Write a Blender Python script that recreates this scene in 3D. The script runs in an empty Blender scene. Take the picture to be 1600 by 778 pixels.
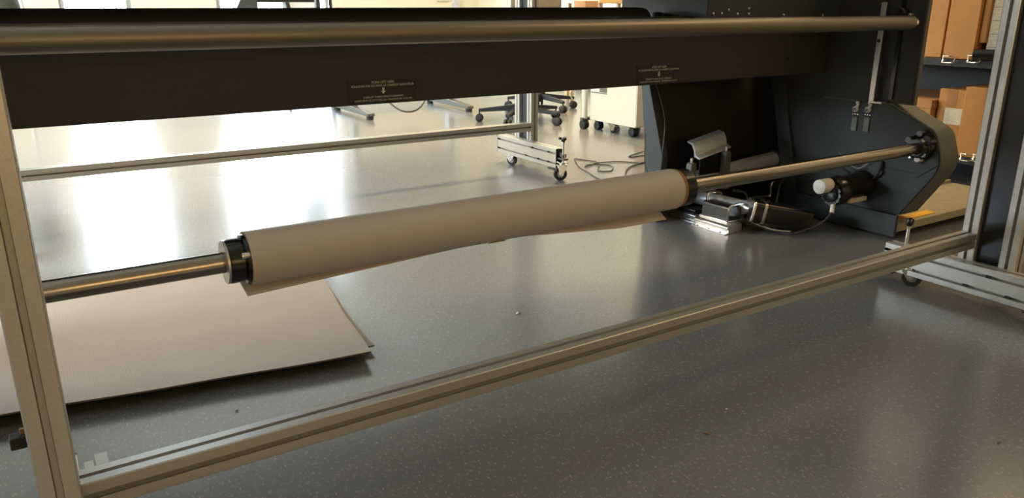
import bpy, bmesh, math, random
from mathutils import Vector, Matrix
random.seed(7)
PI = math.pi
C = bpy.context.scene.collection
sc = bpy.context.scene

# ------------------------------------------------------------------ camera
cam_d = bpy.data.cameras.new('camera'); cam = bpy.data.objects.new('camera', cam_d); C.objects.link(cam)
sc.camera = cam
PITCH = math.atan(381/1209.); AZ = math.atan(2000/(1209./math.cos(PITCH)))
fwd = Vector((math.cos(AZ)*math.cos(PITCH), math.sin(AZ)*math.cos(PITCH), -math.sin(PITCH)))
rgt = Vector((math.sin(AZ), -math.cos(AZ), 0)); upv = rgt.cross(fwd)
mw = Matrix((rgt, upv, -fwd)).transposed().to_4x4(); mw.translation = (0, 0, 0.85)
cam.matrix_world = mw
cam_d.sensor_width = 36; cam_d.lens = 1209/1600*36; cam_d.clip_start = .02; cam_d.clip_end = 200
# ------------------------------------------------------------------ light and exposure
sc.view_settings.view_transform = 'Standard'; sc.view_settings.look = 'None'
sc.view_settings.gamma = 1; sc.view_settings.use_curve_mapping = False
sc.view_settings.exposure = -0.8
w = bpy.data.worlds.new('overcast_sky'); sc.world = w; w.use_nodes = True
bg = w.node_tree.nodes['Background']; bg.inputs[0].default_value = (.80, .91, 1, 1); bg.inputs[1].default_value = 90.0

def area(name, loc, size, energy, color, rot=(0, 0, 0), portal=False):
    l = bpy.data.lights.new(name, 'AREA'); l.shape = 'RECTANGLE'; l.size, l.size_y = size
    l.energy = energy; l.color = color
    if portal: l.cycles.is_portal = True
    o = bpy.data.objects.new(name, l); C.objects.link(o); o.location = loc; o.rotation_euler = rot
    return o
WIN = [(0.50, 1.14, .42, 2.10), (1.97, 3.22, .42, 2.10)]
for i, (x0, x1, z0, z1) in enumerate(WIN):
    area('window_portal', ((x0+x1)/2, 9.06, (z0+z1)/2), (x1-x0, z1-z0), 1, (1, 1, 1), (-PI/2, 0, 0), True)
area('window_portal', (-3.08, 4.55, 1.5), (.9, 4.1), 1, (1, 1, 1), (0, -PI/2, 0), True)
LAMPS = [(3.5, .55, 34, (1, .66, .30)), (4.75, 1.9, 26, (1, .72, .38)), (3.2, 4.8, 330, (1, .77, .42)), (-1.9, 6.2, 300, (1, .82, .52))]
area('front_fill', (.6, -3.12, 1.35), (2.4, .5), 26, (1, .62, .24), (PI/2, 0, 0))  # added warm fill from the unseen wall, brightens the frame fronts
for x, y, e, c in LAMPS:
    area('ceiling_lamp', (x, y, 2.83), (1.2, .6), e, c)

# ------------------------------------------------------------------ materials
def mat(name, col, rough=.5, metal=0, spec=.5, var=.0, scale=40, bump=0, coat=0, aniso=None, stretch=None, col2=None, emit=None):
    m = bpy.data.materials.new(name); m.use_nodes = True; nt = m.node_tree; b = nt.nodes['Principled BSDF']
    b.inputs['Base Color'].default_value = (*col, 1); b.inputs['Roughness'].default_value = rough
    b.inputs['Metallic'].default_value = metal; b.inputs['Specular IOR Level'].default_value = spec
    b.inputs['Coat Weight'].default_value = coat
    if emit: b.inputs['Emission Color'].default_value = (*emit[:3], 1); b.inputs['Emission Strength'].default_value = emit[3]
    tc = nt.nodes.new('ShaderNodeTexCoord'); mp = nt.nodes.new('ShaderNodeMapping')
    nt.links.new(tc.outputs['Object'], mp.inputs[0])
    if stretch: mp.inputs['Scale'].default_value = stretch
    n = nt.nodes.new('ShaderNodeTexNoise'); n.inputs['Scale'].default_value = scale; n.inputs['Detail'].default_value = 4
    nt.links.new(mp.outputs[0], n.inputs['Vector'])
    c2 = col2 if col2 else tuple(max(0, c*(1-var)) for c in col)
    r = nt.nodes.new('ShaderNodeMix'); r.data_type = 'RGBA'
    r.inputs['A'].default_value = (*c2, 1); r.inputs['B'].default_value = (*col, 1)
    cr = nt.nodes.new('ShaderNodeMapRange'); cr.inputs[1].default_value = .35; cr.inputs[2].default_value = .65
    nt.links.new(n.outputs['Fac'], cr.inputs[0]); nt.links.new(cr.outputs[0], r.inputs['Factor'])
    nt.links.new(r.outputs['Result'], b.inputs['Base Color'])
    if bump:
        bp = nt.nodes.new('ShaderNodeBump'); bp.inputs['Strength'].default_value = bump; bp.inputs['Distance'].default_value = .002
        nt.links.new(n.outputs['Fac'], bp.inputs['Height']); nt.links.new(bp.outputs[0], b.inputs['Normal'])
    return m
M = {}
M['alu'] = mat('anodised_aluminium', (.60, .58, .54), .36, .78, var=.08, scale=300, bump=.05)
M['alu_dark'] = mat('slot_aluminium', (.17, .15, .13), .5, .6, var=.1)
M['black'] = mat('black_powder_coat', (.028, .026, .024), .52, 0, .4, var=.25, scale=500, bump=.15)
M['black_gloss'] = mat('black_gloss_plastic', (.012, .012, .013), .22, 0, .5, var=.1)
M['blue_grey'] = mat('slate_painted_steel', (.028, .035, .040), .5, 0, .5, var=.1, scale=300, bump=.1)
M['teal_black'] = mat('dark_teal_cover', (.013, .017, .017), .5, 0, .45, var=.15, scale=400, bump=.1)
M['arm_grey'] = mat('grey_painted_steel', (.095, .092, .075), .5, 0, .45, var=.1, scale=300, bump=.1)
M['rubber'] = mat('black_rubber', (.018, .018, .018), .7, var=.2)
M['chrome'] = mat('chrome', (.85, .85, .85), .2, 1, var=.05)
M['steel'] = mat('brushed_steel', (.50, .49, .46), .33, 1, var=.15, scale=60, stretch=(1, 12, 12))
M['tube'] = mat('polished_steel_tube', (.38, .33, .27), .24, 1, var=.08, scale=40, stretch=(.5, 20, 20))
M['roller'] = mat('satin_anodised_roller', (.22, .19, .15), .42, .75, var=.08, scale=60, stretch=(.3, 30, 30))
M['paper'] = mat('white_media_paper', (.50, .445, .39), .62, var=.03, scale=12, bump=.02)
M['paper_under'] = mat('paper_underside', (.60, .53, .50), .7, var=.04, scale=12)
M['core'] = mat('cardboard_core', (.30, .16, .07), .8, var=.15)
M['box'] = mat('brown_cardboard_box', (.42, .185, .045), .75, var=.12, scale=9, bump=.05)
M['boxlid'] = mat('brown_cardboard_lid', (.34, .155, .045), .75, var=.15, scale=8, bump=.05)
M['label'] = mat('white_label', (.62, .55, .40), .6, var=.25, scale=60, stretch=(1, 1, 4))
M['cream'] = mat('cream_metal_cabinet', (.62, .57, .48), .4, var=.02)
M['wall'] = mat('beige_wall_paint', (.74, .67, .51), .8, var=.04, scale=3)
M['pale'] = mat('pale_wall_paint', (.72, .66, .54), .8, var=.04, scale=3)
M['ceil'] = mat('ceiling_paint', (.62, .60, .55), .9, var=.05)
M['frame'] = mat('window_frame_grey', (.30, .32, .33), .5, .2, var=.05)
M['wood'] = mat('light_wood', (.52, .34, .16), .5, var=.2, scale=6, stretch=(1, 8, 8))
M['darkwood'] = mat('dark_brown_fabric', (.10, .075, .05), .8, var=.2)
M['yellow'] = mat('yellow_tape_and_reflection', (.80, .42, .02), .6, var=.1)
M['white'] = mat('white_plastic', (.72, .68, .64), .45, var=.03)
M['sticker'] = mat('black_sticker', (.009, .006, .004), .35, var=.1)
M['print'] = mat('printed_grey_letters', (.50, .47, .42), .6, var=.05)
M['plate'] = mat('grey_rating_plate', (.16, .17, .14), .5, .3, var=.2)
M['olive'] = mat('dark_olive_cloth', (.05, .055, .035), .9, var=.4, scale=15)
M['cable'] = mat('black_cable', (.03, .025, .02), .5, var=.1)
M['debris'] = mat('paper_scrap', (.75, .73, .70), .8, var=.1)
M['tan_leaf'] = mat('brown_scrap', (.22, .13, .06), .8, var=.3)
M['fill_panel'] = mat('fill_panel_glow', (.9, .85, .75), .6, emit=(1, .85, .6, 2.0))  # glowing face of the added fill panel
M['tray'] = mat('beige_painted_tray', (.34, .29, .20), .5, var=.15, scale=20)
M['fleece'] = mat('pale_grey_mesh', (.55, .58, .60), .8, var=.1)
# glass
g = bpy.data.materials.new('window_glass'); g.use_nodes = True; nt = g.node_tree
nt.nodes.remove(nt.nodes['Principled BSDF']); tb = nt.nodes.new('ShaderNodeBsdfTransparent'); tb.inputs[0].default_value = (.95, .97, .97, 1)
gl = nt.nodes.new('ShaderNodeBsdfGlossy'); gl.inputs['Roughness'].default_value = .02
mx = nt.nodes.new('ShaderNodeMixShader'); mx.inputs[0].default_value = .05
nt.links.new(tb.outputs[0], mx.inputs[1]); nt.links.new(gl.outputs[0], mx.inputs[2]); nt.links.new(mx.outputs[0], nt.nodes['Material Output'].inputs[0])
M['glass'] = g
# cardboard sheet with fine flute lines, soft stains
def cardboard():
    m = mat('cardboard_sheet', (.38, .315, .27), .85, var=.08, scale=5, spec=.2); nt = m.node_tree; b = nt.nodes['Principled BSDF']
    wv = nt.nodes.new('ShaderNodeTexWave'); wv.inputs['Scale'].default_value = 45; wv.inputs['Distortion'].default_value = .5
    tc = nt.nodes.new('ShaderNodeTexCoord'); nt.links.new(tc.outputs['Object'], wv.inputs['Vector'])
    bp = nt.nodes.new('ShaderNodeBump'); bp.inputs['Strength'].default_value = .15; bp.inputs['Distance'].default_value = .001
    nt.links.new(wv.outputs['Fac'], bp.inputs['Height']); nt.links.new(bp.outputs[0], b.inputs['Normal'])
    return m
M['cardboard'] = cardboard()
M['card_under'] = mat('cardboard_core_edge', (.16, .11, .08), .9, var=.2)
# speckled vinyl floor
def floor_mat():
    m = bpy.data.materials.new('speckled_vinyl_floor'); m.use_nodes = True; nt = m.node_tree; b = nt.nodes['Principled BSDF']; L = nt.links.new
    tc = nt.nodes.new('ShaderNodeTexCoord')
    def noise(s, d=3, st=(1, 1, 1), rot=0):
        mp = nt.nodes.new('ShaderNodeMapping'); mp.inputs['Scale'].default_value = st; mp.inputs['Rotation'].default_value = (0, 0, rot)
        n = nt.nodes.new('ShaderNodeTexNoise'); n.inputs['Scale'].default_value = s; n.inputs['Detail'].default_value = d
        L(tc.outputs['Object'], mp.inputs[0]); L(mp.outputs[0], n.inputs['Vector']); return n
    def mixc(fac, a, bcol):
        x = nt.nodes.new('ShaderNodeMix'); x.data_type = 'RGBA'; L(fac, x.inputs['Factor'])
        for k, v in (('A', a), ('B', bcol)):
            if isinstance(v, tuple): x.inputs[k].default_value = (*v, 1)
            else: L(v, x.inputs[k])
        return x.outputs['Result']
    def rng(n, lo, hi, out='Fac', to=1):
        r = nt.nodes.new('ShaderNodeMapRange'); r.inputs[1].default_value = lo; r.inputs[2].default_value = hi; r.inputs[4].default_value = to
        L(n.outputs[out], r.inputs[0]); return r.outputs[0]
    base = mixc(rng(noise(2.2), .35, .65), (.142, .142, .150), (.152, .152, .160))
    c1 = mixc(rng(noise(95, 2, (1, 1, 1), .5), .60, .68, to=.5), base, (.27, .26, .25))
    c2 = mixc(rng(noise(120, 2, (2.4, .7, 1), -.6), .64, .70, to=.7), c1, (.40, .385, .36))
    c3 = c2
    L(c3, b.inputs['Base Color'])
    b.inputs['Roughness'].default_value = .21; b.inputs['Specular IOR Level'].default_value = .5
    return m
M['floor'] = floor_mat()

# ------------------------------------------------------------------ mesh helper
class MB:
    def __init__(s): s.bm = bmesh.new()
    def _add(s, vs, fs):
        v = [s.bm.verts.new(p) for p in vs]
        for f in fs:
            try: s.bm.faces.new([v[i] for i in f])
            except ValueError: pass
        return s
    def box(s, x0, x1, y0, y1, z0, z1, m=None):
        vs = [Vector((x, y, z)) for x in (x0, x1) for y in (y0, y1) for z in (z0, z1)]
        if m is not None: vs = [m @ v for v in vs]
        return s._add(vs, [(0, 1, 3, 2), (4, 6, 7, 5), (0, 4, 5, 1), (2, 3, 7, 6), (0, 2, 6, 4), (1, 5, 7, 3)])
    def prism(s, poly, axis, a, b):
        """poly in the two other axes (in order), extruded from a to b"""
        def P(u, v, t):
            return {'x': Vector((t, u, v)), 'y': Vector((u, t, v)), 'z': Vector((u, v, t))}[axis]
        n = len(poly); vs = [P(u, v, a) for u, v in poly]+[P(u, v, b) for u, v in poly]
        return s._add(vs, [tuple(range(n)), tuple(range(2*n-1, n-1, -1))]+[(i, i+n, (i+1) % n+n, (i+1) % n) for i in range(n)])
    def lathe(s, p0, p1, prof, n=32, cap=True):
        """prof = [(t along axis in metres, radius)]"""
        p0 = Vector(p0); ax = (Vector(p1)-p0).normalized(); u = ax.orthogonal().normalized(); v = ax.cross(u)
        vs = []
        for t, r in prof:
            for i in range(n):
                a = 2*PI*i/n; vs.append(p0+ax*t+(u*math.cos(a)+v*math.sin(a))*r)
        fs = [(j*n+i, j*n+(i+1) % n, (j+1)*n+(i+1) % n, (j+1)*n+i) for j in range(len(prof)-1) for i in range(n)]
        if cap: fs += [tuple(range(n-1, -1, -1)), tuple(range((len(prof)-1)*n, len(prof)*n))]
        return s._add(vs, fs)
    def cyl(s, p0, p1, r, n=24, r2=None):
        L = (Vector(p1)-Vector(p0)).length
        return s.lathe(p0, p1, [(0, r), (L, r if r2 is None else r2)], n)
    def tube(s, pts, r, n=8, smooth=4):
        pts = [Vector(p) for p in pts]
        if smooth and len(pts) > 2:
            out = []
            for i in range(len(pts)-1):
                a = pts[max(i-1, 0)]; b = pts[i]; c = pts[i+1]; d = pts[min(i+2, len(pts)-1)]
                for k in range(smooth):
                    t = k/smooth
                    out.append(.5*((2*b)+(c-a)*t+(2*a-5*b+4*c-d)*t*t+(3*b-a-3*c+d)*t**3))
            out.append(pts[-1]); pts = out
        vs = []; prev = None
        for i, p in enumerate(pts):
            t = (pts[min(i+1, len(pts)-1)]-pts[max(i-1, 0)]).normalized()
            u = t.orthogonal().normalized() if prev is None else (prev-t*prev.dot(t)).normalized()
            prev = u; v = t.cross(u)
            for k in range(n):
                a = 2*PI*k/n; vs.append(p+(u*math.cos(a)+v*math.sin(a))*r)
        m = len(pts)
        fs = [(j*n+i, j*n+(i+1) % n, (j+1)*n+(i+1) % n, (j+1)*n+i) for j in range(m-1) for i in range(n)]
        fs += [tuple(range(n-1, -1, -1)), tuple(range((m-1)*n, m*n))]
        return s._add(vs, fs)
    def build(s, name, m, parent=None, bevel=0, smooth=True, seg=2):
        bmesh.ops.recalc_face_normals(s.bm, faces=s.bm.faces)
        me = bpy.data.meshes.new(name); s.bm.to_mesh(me); s.bm.free()
        o = bpy.data.objects.new(name, me); C.objects.link(o)
        me.materials.append(M[m] if isinstance(m, str) else m)
        if smooth:
            for p in me.polygons: p.use_smooth = True
            me.set_sharp_from_angle(angle=math.radians(35))
        if parent is not None:
            o.parent = parent; r = parent; off = Vector((0, 0, 0))
            while r is not None: off += r.location; r = r.parent
            o.location = -off
        if bevel:
            b = o.modifiers.new('bevel', 'BEVEL'); b.width = bevel; b.segments = seg; b.limit_method = 'ANGLE'; b.angle_limit = math.radians(40)
            b.harden_normals = False
        return o
def tag(o, label=None, cat=None, group=None, kind=None):
    for k, v in (('label', label), ('category', cat), ('group', group), ('kind', kind)):
        if v: o[k] = v
    return o
def thing(name, loc, label, cat, group=None):
    o = bpy.data.objects.new(name, None); o.empty_display_size = .05; C.objects.link(o); o.location = loc
    return tag(o, label, cat, group)
def struct(o): o['kind'] = 'structure'; return o
def slot_rect(u0, u1, v0, v1, su=(), sv=(), d=.0165, g=.0048):
    """outline of a slotted aluminium bar; su: slot centres (in u) cut in both v faces, sv: in both u faces"""
    p = []
    def notch(c, side):
        # four faces, counter-clockwise: bottom(v0, u+), right(u1, v+), top(v1, u-), left(u0, v-)
        a = [(-g, 0), (-g, .0022), (-g-.0045, .0024), (-g-.0045, d-.005), (-g+.001, d), (g-.001, d), (g+.0045, d-.005), (g+.0045, .0024), (g, .0022), (g, 0)]
        for t, h in a:
            if side == 0: p.append((c+t, v0+h))
            if side == 1: p.append((u1-h, c+t))
            if side == 2: p.append((c-t, v1-h))
            if side == 3: p.append((u0+h, c-t))
    e = .0018
    p += [(u0+e, v0)]; [notch(c, 0) for c in sorted(su)]; p += [(u1-e, v0), (u1, v0+e)]
    [notch(c, 1) for c in sorted(sv)]; p += [(u1, v1-e), (u1-e, v1)]
    [notch(c, 2) for c in sorted(su, reverse=True)]; p += [(u0+e, v1), (u0, v1-e)]
    [notch(c, 3) for c in sorted(sv, reverse=True)]; p += [(u0, v0+e)]
    return p

# ------------------------------------------------------------------ room shell
XL, XR, YF, YB, ZC = -3.0, 5.2, -3.2, 9.0, 2.85
struct(MB().box(XL, XR, YF, YB+.2, -.1, 0).build('floor', 'floor', smooth=False))
struct(MB().box(XL, XR, YF, YB+.2, ZC, ZC+.1).build('ceiling', 'ceil', smooth=False))
wl = MB(); LW = (2.5, 6.6, 1.05, 1.95)
wl.box(XL-.1, XL, YF, LW[0], 0, ZC); wl.box(XL-.1, XL, LW[1], YB+.2, 0, ZC); wl.box(XL-.1, XL, LW[0], LW[1], 0, LW[2]); wl.box(XL-.1, XL, LW[0], LW[1], LW[3], ZC)
struct(wl.build('wall_left', 'wall', smooth=False))
lw = MB(); lw.box(XL-.07, XL-.02, LW[0], LW[1], LW[2], LW[2]+.05); lw.box(XL-.07, XL-.02, LW[0], LW[1], LW[3]-.05, LW[3])
for k in range(4): y = LW[0]+(LW[1]-LW[0]-.05)*k/3; lw.box(XL-.07, XL-.02, y, y+.05, LW[2], LW[3])
lw = struct(lw.build('window_3', 'frame', smooth=False))
MB().box(XL-.048, XL-.042, LW[0]+.05, LW[1]-.05, LW[2]+.05, LW[3]-.05).build('pane', 'glass', lw, smooth=False)
struct(MB().box(XR, XR+.1, YF, YB+.2, 0, ZC).build('wall_right', 'wall', smooth=False))
M['ochre'] = mat('ochre_bounce_paint', (.72, .50, .20), .8, var=.04, scale=3)  # unseen wall tinted ochre so the metal fronts reflect a warm tone
struct(MB().box(XL, XR, YF-.1, YF, 0, ZC).build('wall_front', 'ochre', smooth=False))
wb = MB(); xs = [XL]+[v for q in WIN for v in q[:2]]+[XR]
for i in range(0, len(xs), 2): wb.box(xs[i], xs[i+1], YB, YB+.16, 0, ZC)
for x0, x1, z0, z1 in WIN: wb.box(x0, x1, YB, YB+.16, 0, z0); wb.box(x0, x1, YB, YB+.16, z1, ZC)
struct(wb.build('wall_back', 'wall', smooth=False))
for i, (x0, x1, z0, z1) in enumerate(WIN):
    f = MB(); t = .045
    f.box(x0, x0+t, YB+.02, YB+.08, z0, z1); f.box(x1-t, x1, YB+.02, YB+.08, z0, z1)
    f.box(x0, x1, YB+.02, YB+.08, z0, z0+t); f.box(x0, x1, YB+.02, YB+.08, z1-t, z1)
    fo = struct(f.build('window_%d' % (i+1), 'frame', smooth=False))
    MB().box(x0+t, x1-t, YB+.045, YB+.051, z0+t, z1-t).build('pane', 'glass', fo, smooth=False)
    MB().box(x0-.04, x1+.04, YB-.06, YB+.02, z0-.03, z0).build('sill', 'white', fo, bevel=.004)
struct(MB().box(XL, XR, YB-.015, YB, 0, .10).build('baseboard_back', 'darkwood', smooth=False))
struct(MB().box(XR-.015, XR, YF, YB, 0, .10).build('baseboard_right', 'darkwood', smooth=False))
LAMP_LABELS = ['ceiling light over the right foot of the near frame', 'ceiling light over the storage rack', 'ceiling light over the office chairs', 'ceiling light close to the two windows']
for i, (x, y, e, c) in enumerate(LAMPS):
    t = thing('ceiling_light', (x, y, ZC), LAMP_LABELS[i], 'light', 'ceiling lights')
    MB().box(x-.66, x+.66, y-.32, y+.32, ZC-.005, ZC-.001).build('diffuser', 'white', t)
    h = MB(); h.box(x-.68, x+.68, y-.34, y-.32, ZC-.02, ZC); h.box(x-.68, x+.68, y+.32, y+.34, ZC-.02, ZC)
    h.build('housing', 'white', t)

wlp = thing('added_fill_panel', (.6, -3.2, 1.35), 'long warm fill panel added on the unseen wall facing the printer front', 'light')  # invented body for the added warm fill
MB().box(-.62, 1.82, -3.198, -3.13, 1.08, 1.62).build('housing', 'white', wlp, bevel=.004)
MB().box(-.60, 1.80, -3.13, -3.128, 1.10, 1.60).build('diffuser', 'fill_panel', wlp)
# ------------------------------------------------------------------ slotted aluminium frames
def caster(par, x, y, r=.032, w=.024, top=.06, swivel=0, stem=None, name='caster'):
    """swivel caster: fork (part) > wheel, top plate"""
    m = Matrix.Translation((x, y, 0)) @ Matrix.Rotation(swivel, 4, 'Z')
    f = MB()
    for s in (-1, 1):
        pts = [Vector((s*(w/2+.003), -.006, r*.8)), Vector((s*(w/2+.003), .012, r*.7)), Vector((s*(w/2+.003), .034, top-.006)), Vector((s*(w/2+.003), -.016, top-.006))]
        th = Vector((s*.0025, 0, 0)); vs = [m @ p for p in pts]+[m @ (p+th) for p in pts]
        f._add(vs, [(0, 1, 2, 3), (7, 6, 5, 4), (0, 4, 5, 1), (1, 5, 6, 2), (2, 6, 7, 3), (3, 7, 4, 0)])
    f.box(-.020, .020, -.018, .036, top-.009, top-.005, m)
    f.cyl(m @ Vector((0, .010, top-.005)), m @ Vector((0, .010, top)), .016)
    f.cyl(m @ Vector((-w/2-.008, 0, r)), m @ Vector((w/2+.008, 0, r)), .005, 12)
    fo = f.build(name, 'chrome', par, bevel=.0006, seg=1)
    a, b = m @ Vector((-w/2, 0, r)), m @ Vector((w/2, 0, r))
    MB().lathe(a, b, [(0, r*.55), (0, r*.92), (.004, r), (w-.004, r), (w, r*.92), (w, r*.55)], 36).build('wheel', 'rubber', fo)
    MB().lathe(m @ Vector((-w/2-.0015, 0, r)), b, [(0, r*.2), (0, r*.5), (w+.003, r*.5), (w+.003, r*.2)], 24).build('wheel_hub', 'steel', fo)
    return fo
def star_knob(par, x, y, z, r=.019, stem_z0=.05, n=3, wing=True):
    s = MB().cyl((x, y, stem_z0), (x, y, z), .0055, 16)
    s.cyl((x, y, z-.018), (x, y, z-.004), .009, 6)
    so = s.build('leveling_stem', 'chrome', par)
    k = MB(); k.lathe((x, y, z-.012), (x, y, z), [(0, .008), (.008, .012), (.014, .012), (.022, .010)], 20)
    for i in range(n):
        a = i*2*PI/n+.4
        k.cyl((x+math.cos(a)*r*.75, y+math.sin(a)*r*.75, z+.0), (x+math.cos(a)*r*.75, y+math.sin(a)*r*.75, z+.012), r*.42, 14)
    k.build('knob', 'black_gloss', so)
    if not wing: return so
    wn = MB(); wn.cyl((x, y, stem_z0+.028), (x, y, stem_z0+.040), .011, 6)
    for s_ in (-1, 1): wn.box(x-.003, x+.003, y+s_*.018-.008, y+s_*.018+.008, stem_z0+.030, stem_z0+.048)
    wn.box(x-.014, x+.014, y-.026, y+.026, stem_z0+.016, stem_z0+.024)
    wn.build('wing_nut', 'arm_grey', so, bevel=.001)
    return so
def slot_frame(loc, label, Y0, Y1, X0, X1, zr0, zr1, foot_off, fz0, fz1, fy0, fy1, yrail, posts, ztop, casters, group):
    S = .045
    t = thing('aluminium_frame', loc, label, 'frame', group)
    rail = MB().prism(slot_rect(yrail, yrail+S, zr0, zr1, (yrail+S/2,), ((zr0+zr1)/2,)), 'x', X0, X1).build('rail', 'alu', t, smooth=False)
    MB().prism(slot_rect(yrail, yrail+S, ztop-S, ztop, (yrail+S/2,), (ztop-S/2,)), 'x', X0, X1).build('top_rail', 'alu', t, smooth=False)
    for side, xp in ((-1, X0-S), (1, X1)):
        for py in posts:
            z0 = fz0+.004 if side > 0 else fz1
            MB().prism(slot_rect(xp, xp+S, py, py+S, (xp+S/2,), (py+S/2,)), 'z', z0, ztop).build('post', 'alu', t, smooth=False)
        if len(posts) > 1:
            pa, pb = sorted(posts)
            MB().box(xp+.019, xp+.026, pa+S-.004, pb+.004, fz1+.001 if side < 0 else fz0+.01, ztop).build('infill_panel', 'black_gloss' if Y0 < 2 else 'blue_grey', t, smooth=False)
        xf = X1-S if side > 0 else foot_off
        h = fz1-fz0
        ft = MB().prism(slot_rect(xf, xf+S, fz0, fz1, (xf+S/2,), (fz0+h*.25, fz0+h*.75)), 'y', fy0+.003, fy1-.003).build('foot_beam', 'alu', t, smooth=False)
        for yy in (fy0, fy1-.003):
            MB().box(xf, xf+S, yy, yy+.003, fz0, fz1).build('end_cap', 'black_gloss', ft)
        if side > 0:
            for k, (yy, zz) in enumerate([(posts[0]-.14, .25), (posts[0]-.23, .75), (posts[0]-.02, .25), (posts[0]-.08, .75), (fy0+.07, .25)]):
                MB().box(xf-.0004, xf+.006, yy, yy+.014, fz0+h*zz-.004, fz0+h*zz+.003).build('slot_nut', 'rubber', ft, smooth=False)
        for (cy, sw, zk, dy) in casters:
            MB().box(xf-.008, xf+S+.004, cy-.035, cy+.03, fz0-.006, fz0).build('caster_plate', 'black', t, bevel=.001)
            fo = caster(t, xf+S/2, cy, r=.030 if fz0 < .05 else .034, top=fz0-.004 if fz0 > .045 else .052, swivel=sw)
            if zk: star_knob(t, xf+S/2, cy+dy, zk, stem_z0=fz0 if dy == 0 else fz0-.002)
    return t

# front frame: rail runs right across the photograph
ff = slot_frame((1.16, 1.14, 0), 'large slotted aluminium frame standing in front of the printer, long tan-lit bottom rail', 0, 0, -.010, 2.331, .162, .207,
     -.055, .036, .125, .62, 1.366, 1.115, (1.115, .998), 1.45, [], 'slotted aluminium frames')
# back frame
bf = slot_frame((1.16, 3.4, 0), 'slotted aluminium frame behind the printer, bright white foot with two casters', 3, 3, -.055, 2.306, .205, .250,
     -.100, .058, .158, 3.15, 3.72, 3.447, (3.447, 3.565), 1.45, [], 'slotted aluminium frames')
# feet casters
for x in (2.3085,):
    caster(ff, x, 1.275, r=.030, top=.062, swivel=.5); caster(ff, x, .68, r=.030, top=.062, swivel=.3)
    MB().box(x-.03, x+.03, 1.325, 1.352, .029, .036).build('caster_plate', 'black', ff, bevel=.001)
    MB().box(x-.03, x+.03, .90, .935, .029, .036).build('caster_plate', 'black', ff, bevel=.001)
    star_knob(ff, x, 1.310, .200, stem_z0=.125, r=.012, wing=False)
caster(ff, -.0325, 1.30, r=.030, top=.06, swivel=.3)
pk = MB().box(-.082, -.055, 1.135, 1.155, .274, .292).build('post_bracket', 'black', ff, bevel=.002)
MB().cyl((-.066, 1.145, .292), (-.066, 1.145, .300), .003, 10).build('brass_stud', 'core', pk)
caster(bf, 2.273, 3.130, r=.034, top=.088, swivel=4.3); caster(bf, 2.283, 3.60, r=.028, top=.062, swivel=.6)
caster(bf, -.078, 3.128, r=.034, top=.088, swivel=2.2)
star_knob(bf, 2.283, 3.122, .208, stem_z0=.09, r=.021)
MB().box(2.262, 2.304, 3.105, 3.152, .088, .094).build('stem_bracket', 'chrome', bf, bevel=.001)
MB().box(2.250, 2.306, 3.155, 3.21, .050, .058).build('caster_plate', 'black', bf, bevel=.001)
# small yellow strip: a light reflection painted onto the dark panel
MB().box(2.346, 2.351, 1.050, 1.056, .60, .70).build('yellow_reflection_strip', 'yellow', ff)['label'] = 'pale yellow strip painted as a light reflection on the dark panel'

# ------------------------------------------------------------------ the printer
pr = thing('wide_format_printer', (1.2, 2.1, 0), 'huge black wide-format printer standing on the floor behind the slotted frame', 'printer')
beam = MB().box(-.75, 2.515, 2.0, 2.43, .592, .800).build('beam', 'black', pr, bevel=.003)
MB().box(-.75, 2.515, 2.03, 2.10, .800, .812).build('paper_guide', 'black_gloss', beam)
# black fabric-covered cylinder behind
MB().lathe((-.75, 2.2, .793), (1.985, 2.2, .793), [(0, .05), (2.68, .05), (2.70, .047), (2.712, .038), (2.718, .02)], 40).build('black_roll_cover', 'black', pr)
MB().lathe((2.0, 2.2, .80), (2.03, 2.2, .80), [(0, .02), (.004, .026), (.03, .026)], 24).build('roll_stop', 'black', pr)
# front roller
rl = MB().cyl((-.75, 1.657, .7905), (2.725, 1.657, .7905), .0245, 48).build('front_roller', 'roller', pr)
MB().lathe((2.7255, 1.657, .7905), (2.745, 1.657, .7905), [(0, .019), (.004, .0225), (.012, .0225), (.017, .016), (.0185, .008)], 28).build('roller_end_cap', 'chrome', rl)
for i in range(6):
    a = i*PI/3; MB().cyl((2.722, 1.657+.0175*math.cos(a), .7905+.0175*math.sin(a)), (2.728, 1.657+.0175*math.cos(a), .7905+.0175*math.sin(a)), .002, 8).build('screw', 'steel', rl)
# top housing
top = MB().box(2.035, 2.755, 1.97, 2.42, .800, 1.35).build('top_housing', 'blue_grey', pr, bevel=.003)
for (x, z) in [(2.032, .822), (2.072, .822), (2.151, .820), (2.394, .815), (2.62, .813), (2.105, .834), (2.206, .838), (2.209, .820)]:
    x += .03
    MB().lathe((x, 1.970, z), (x, 1.960, z), [(0, .0048), (.004, .0048), (.0062, .003), (.007, .001)], 16).build('screw', 'steel', top)
MB().box(-.75, 2.035, 2.02, 2.85, .93, 1.35).build('carriage_housing', 'black', pr, bevel=.004)
# leg boxes under the beam (trapezoid side plates, open to the front)
def leg_plate(x0, name, parent):
    return MB().prism([(2.37, .592), (2.41, .592), (2.36, .27), (2.355, 0), (2.268, 0), (2.256, .27)], 'x', x0, x0+.03).build(name, 'blue_grey', parent, bevel=.002)
leg = leg_plate(2.14, 'leg_housing', pr)
MB().prism([(2.395, .592), (2.405, .592), (2.355, .27), (2.35, 0), (2.34, 0), (2.345, .27)], 'x', 2.165, 2.98).build('leg_back_panel', 'black', leg)
leg2 = leg_plate(-.62, 'leg_housing', pr)
MB().box(-.60, -.30, 2.41, 2.43, .0, .592).build('leg_back_panel', 'black', leg2, bevel=.002)

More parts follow.
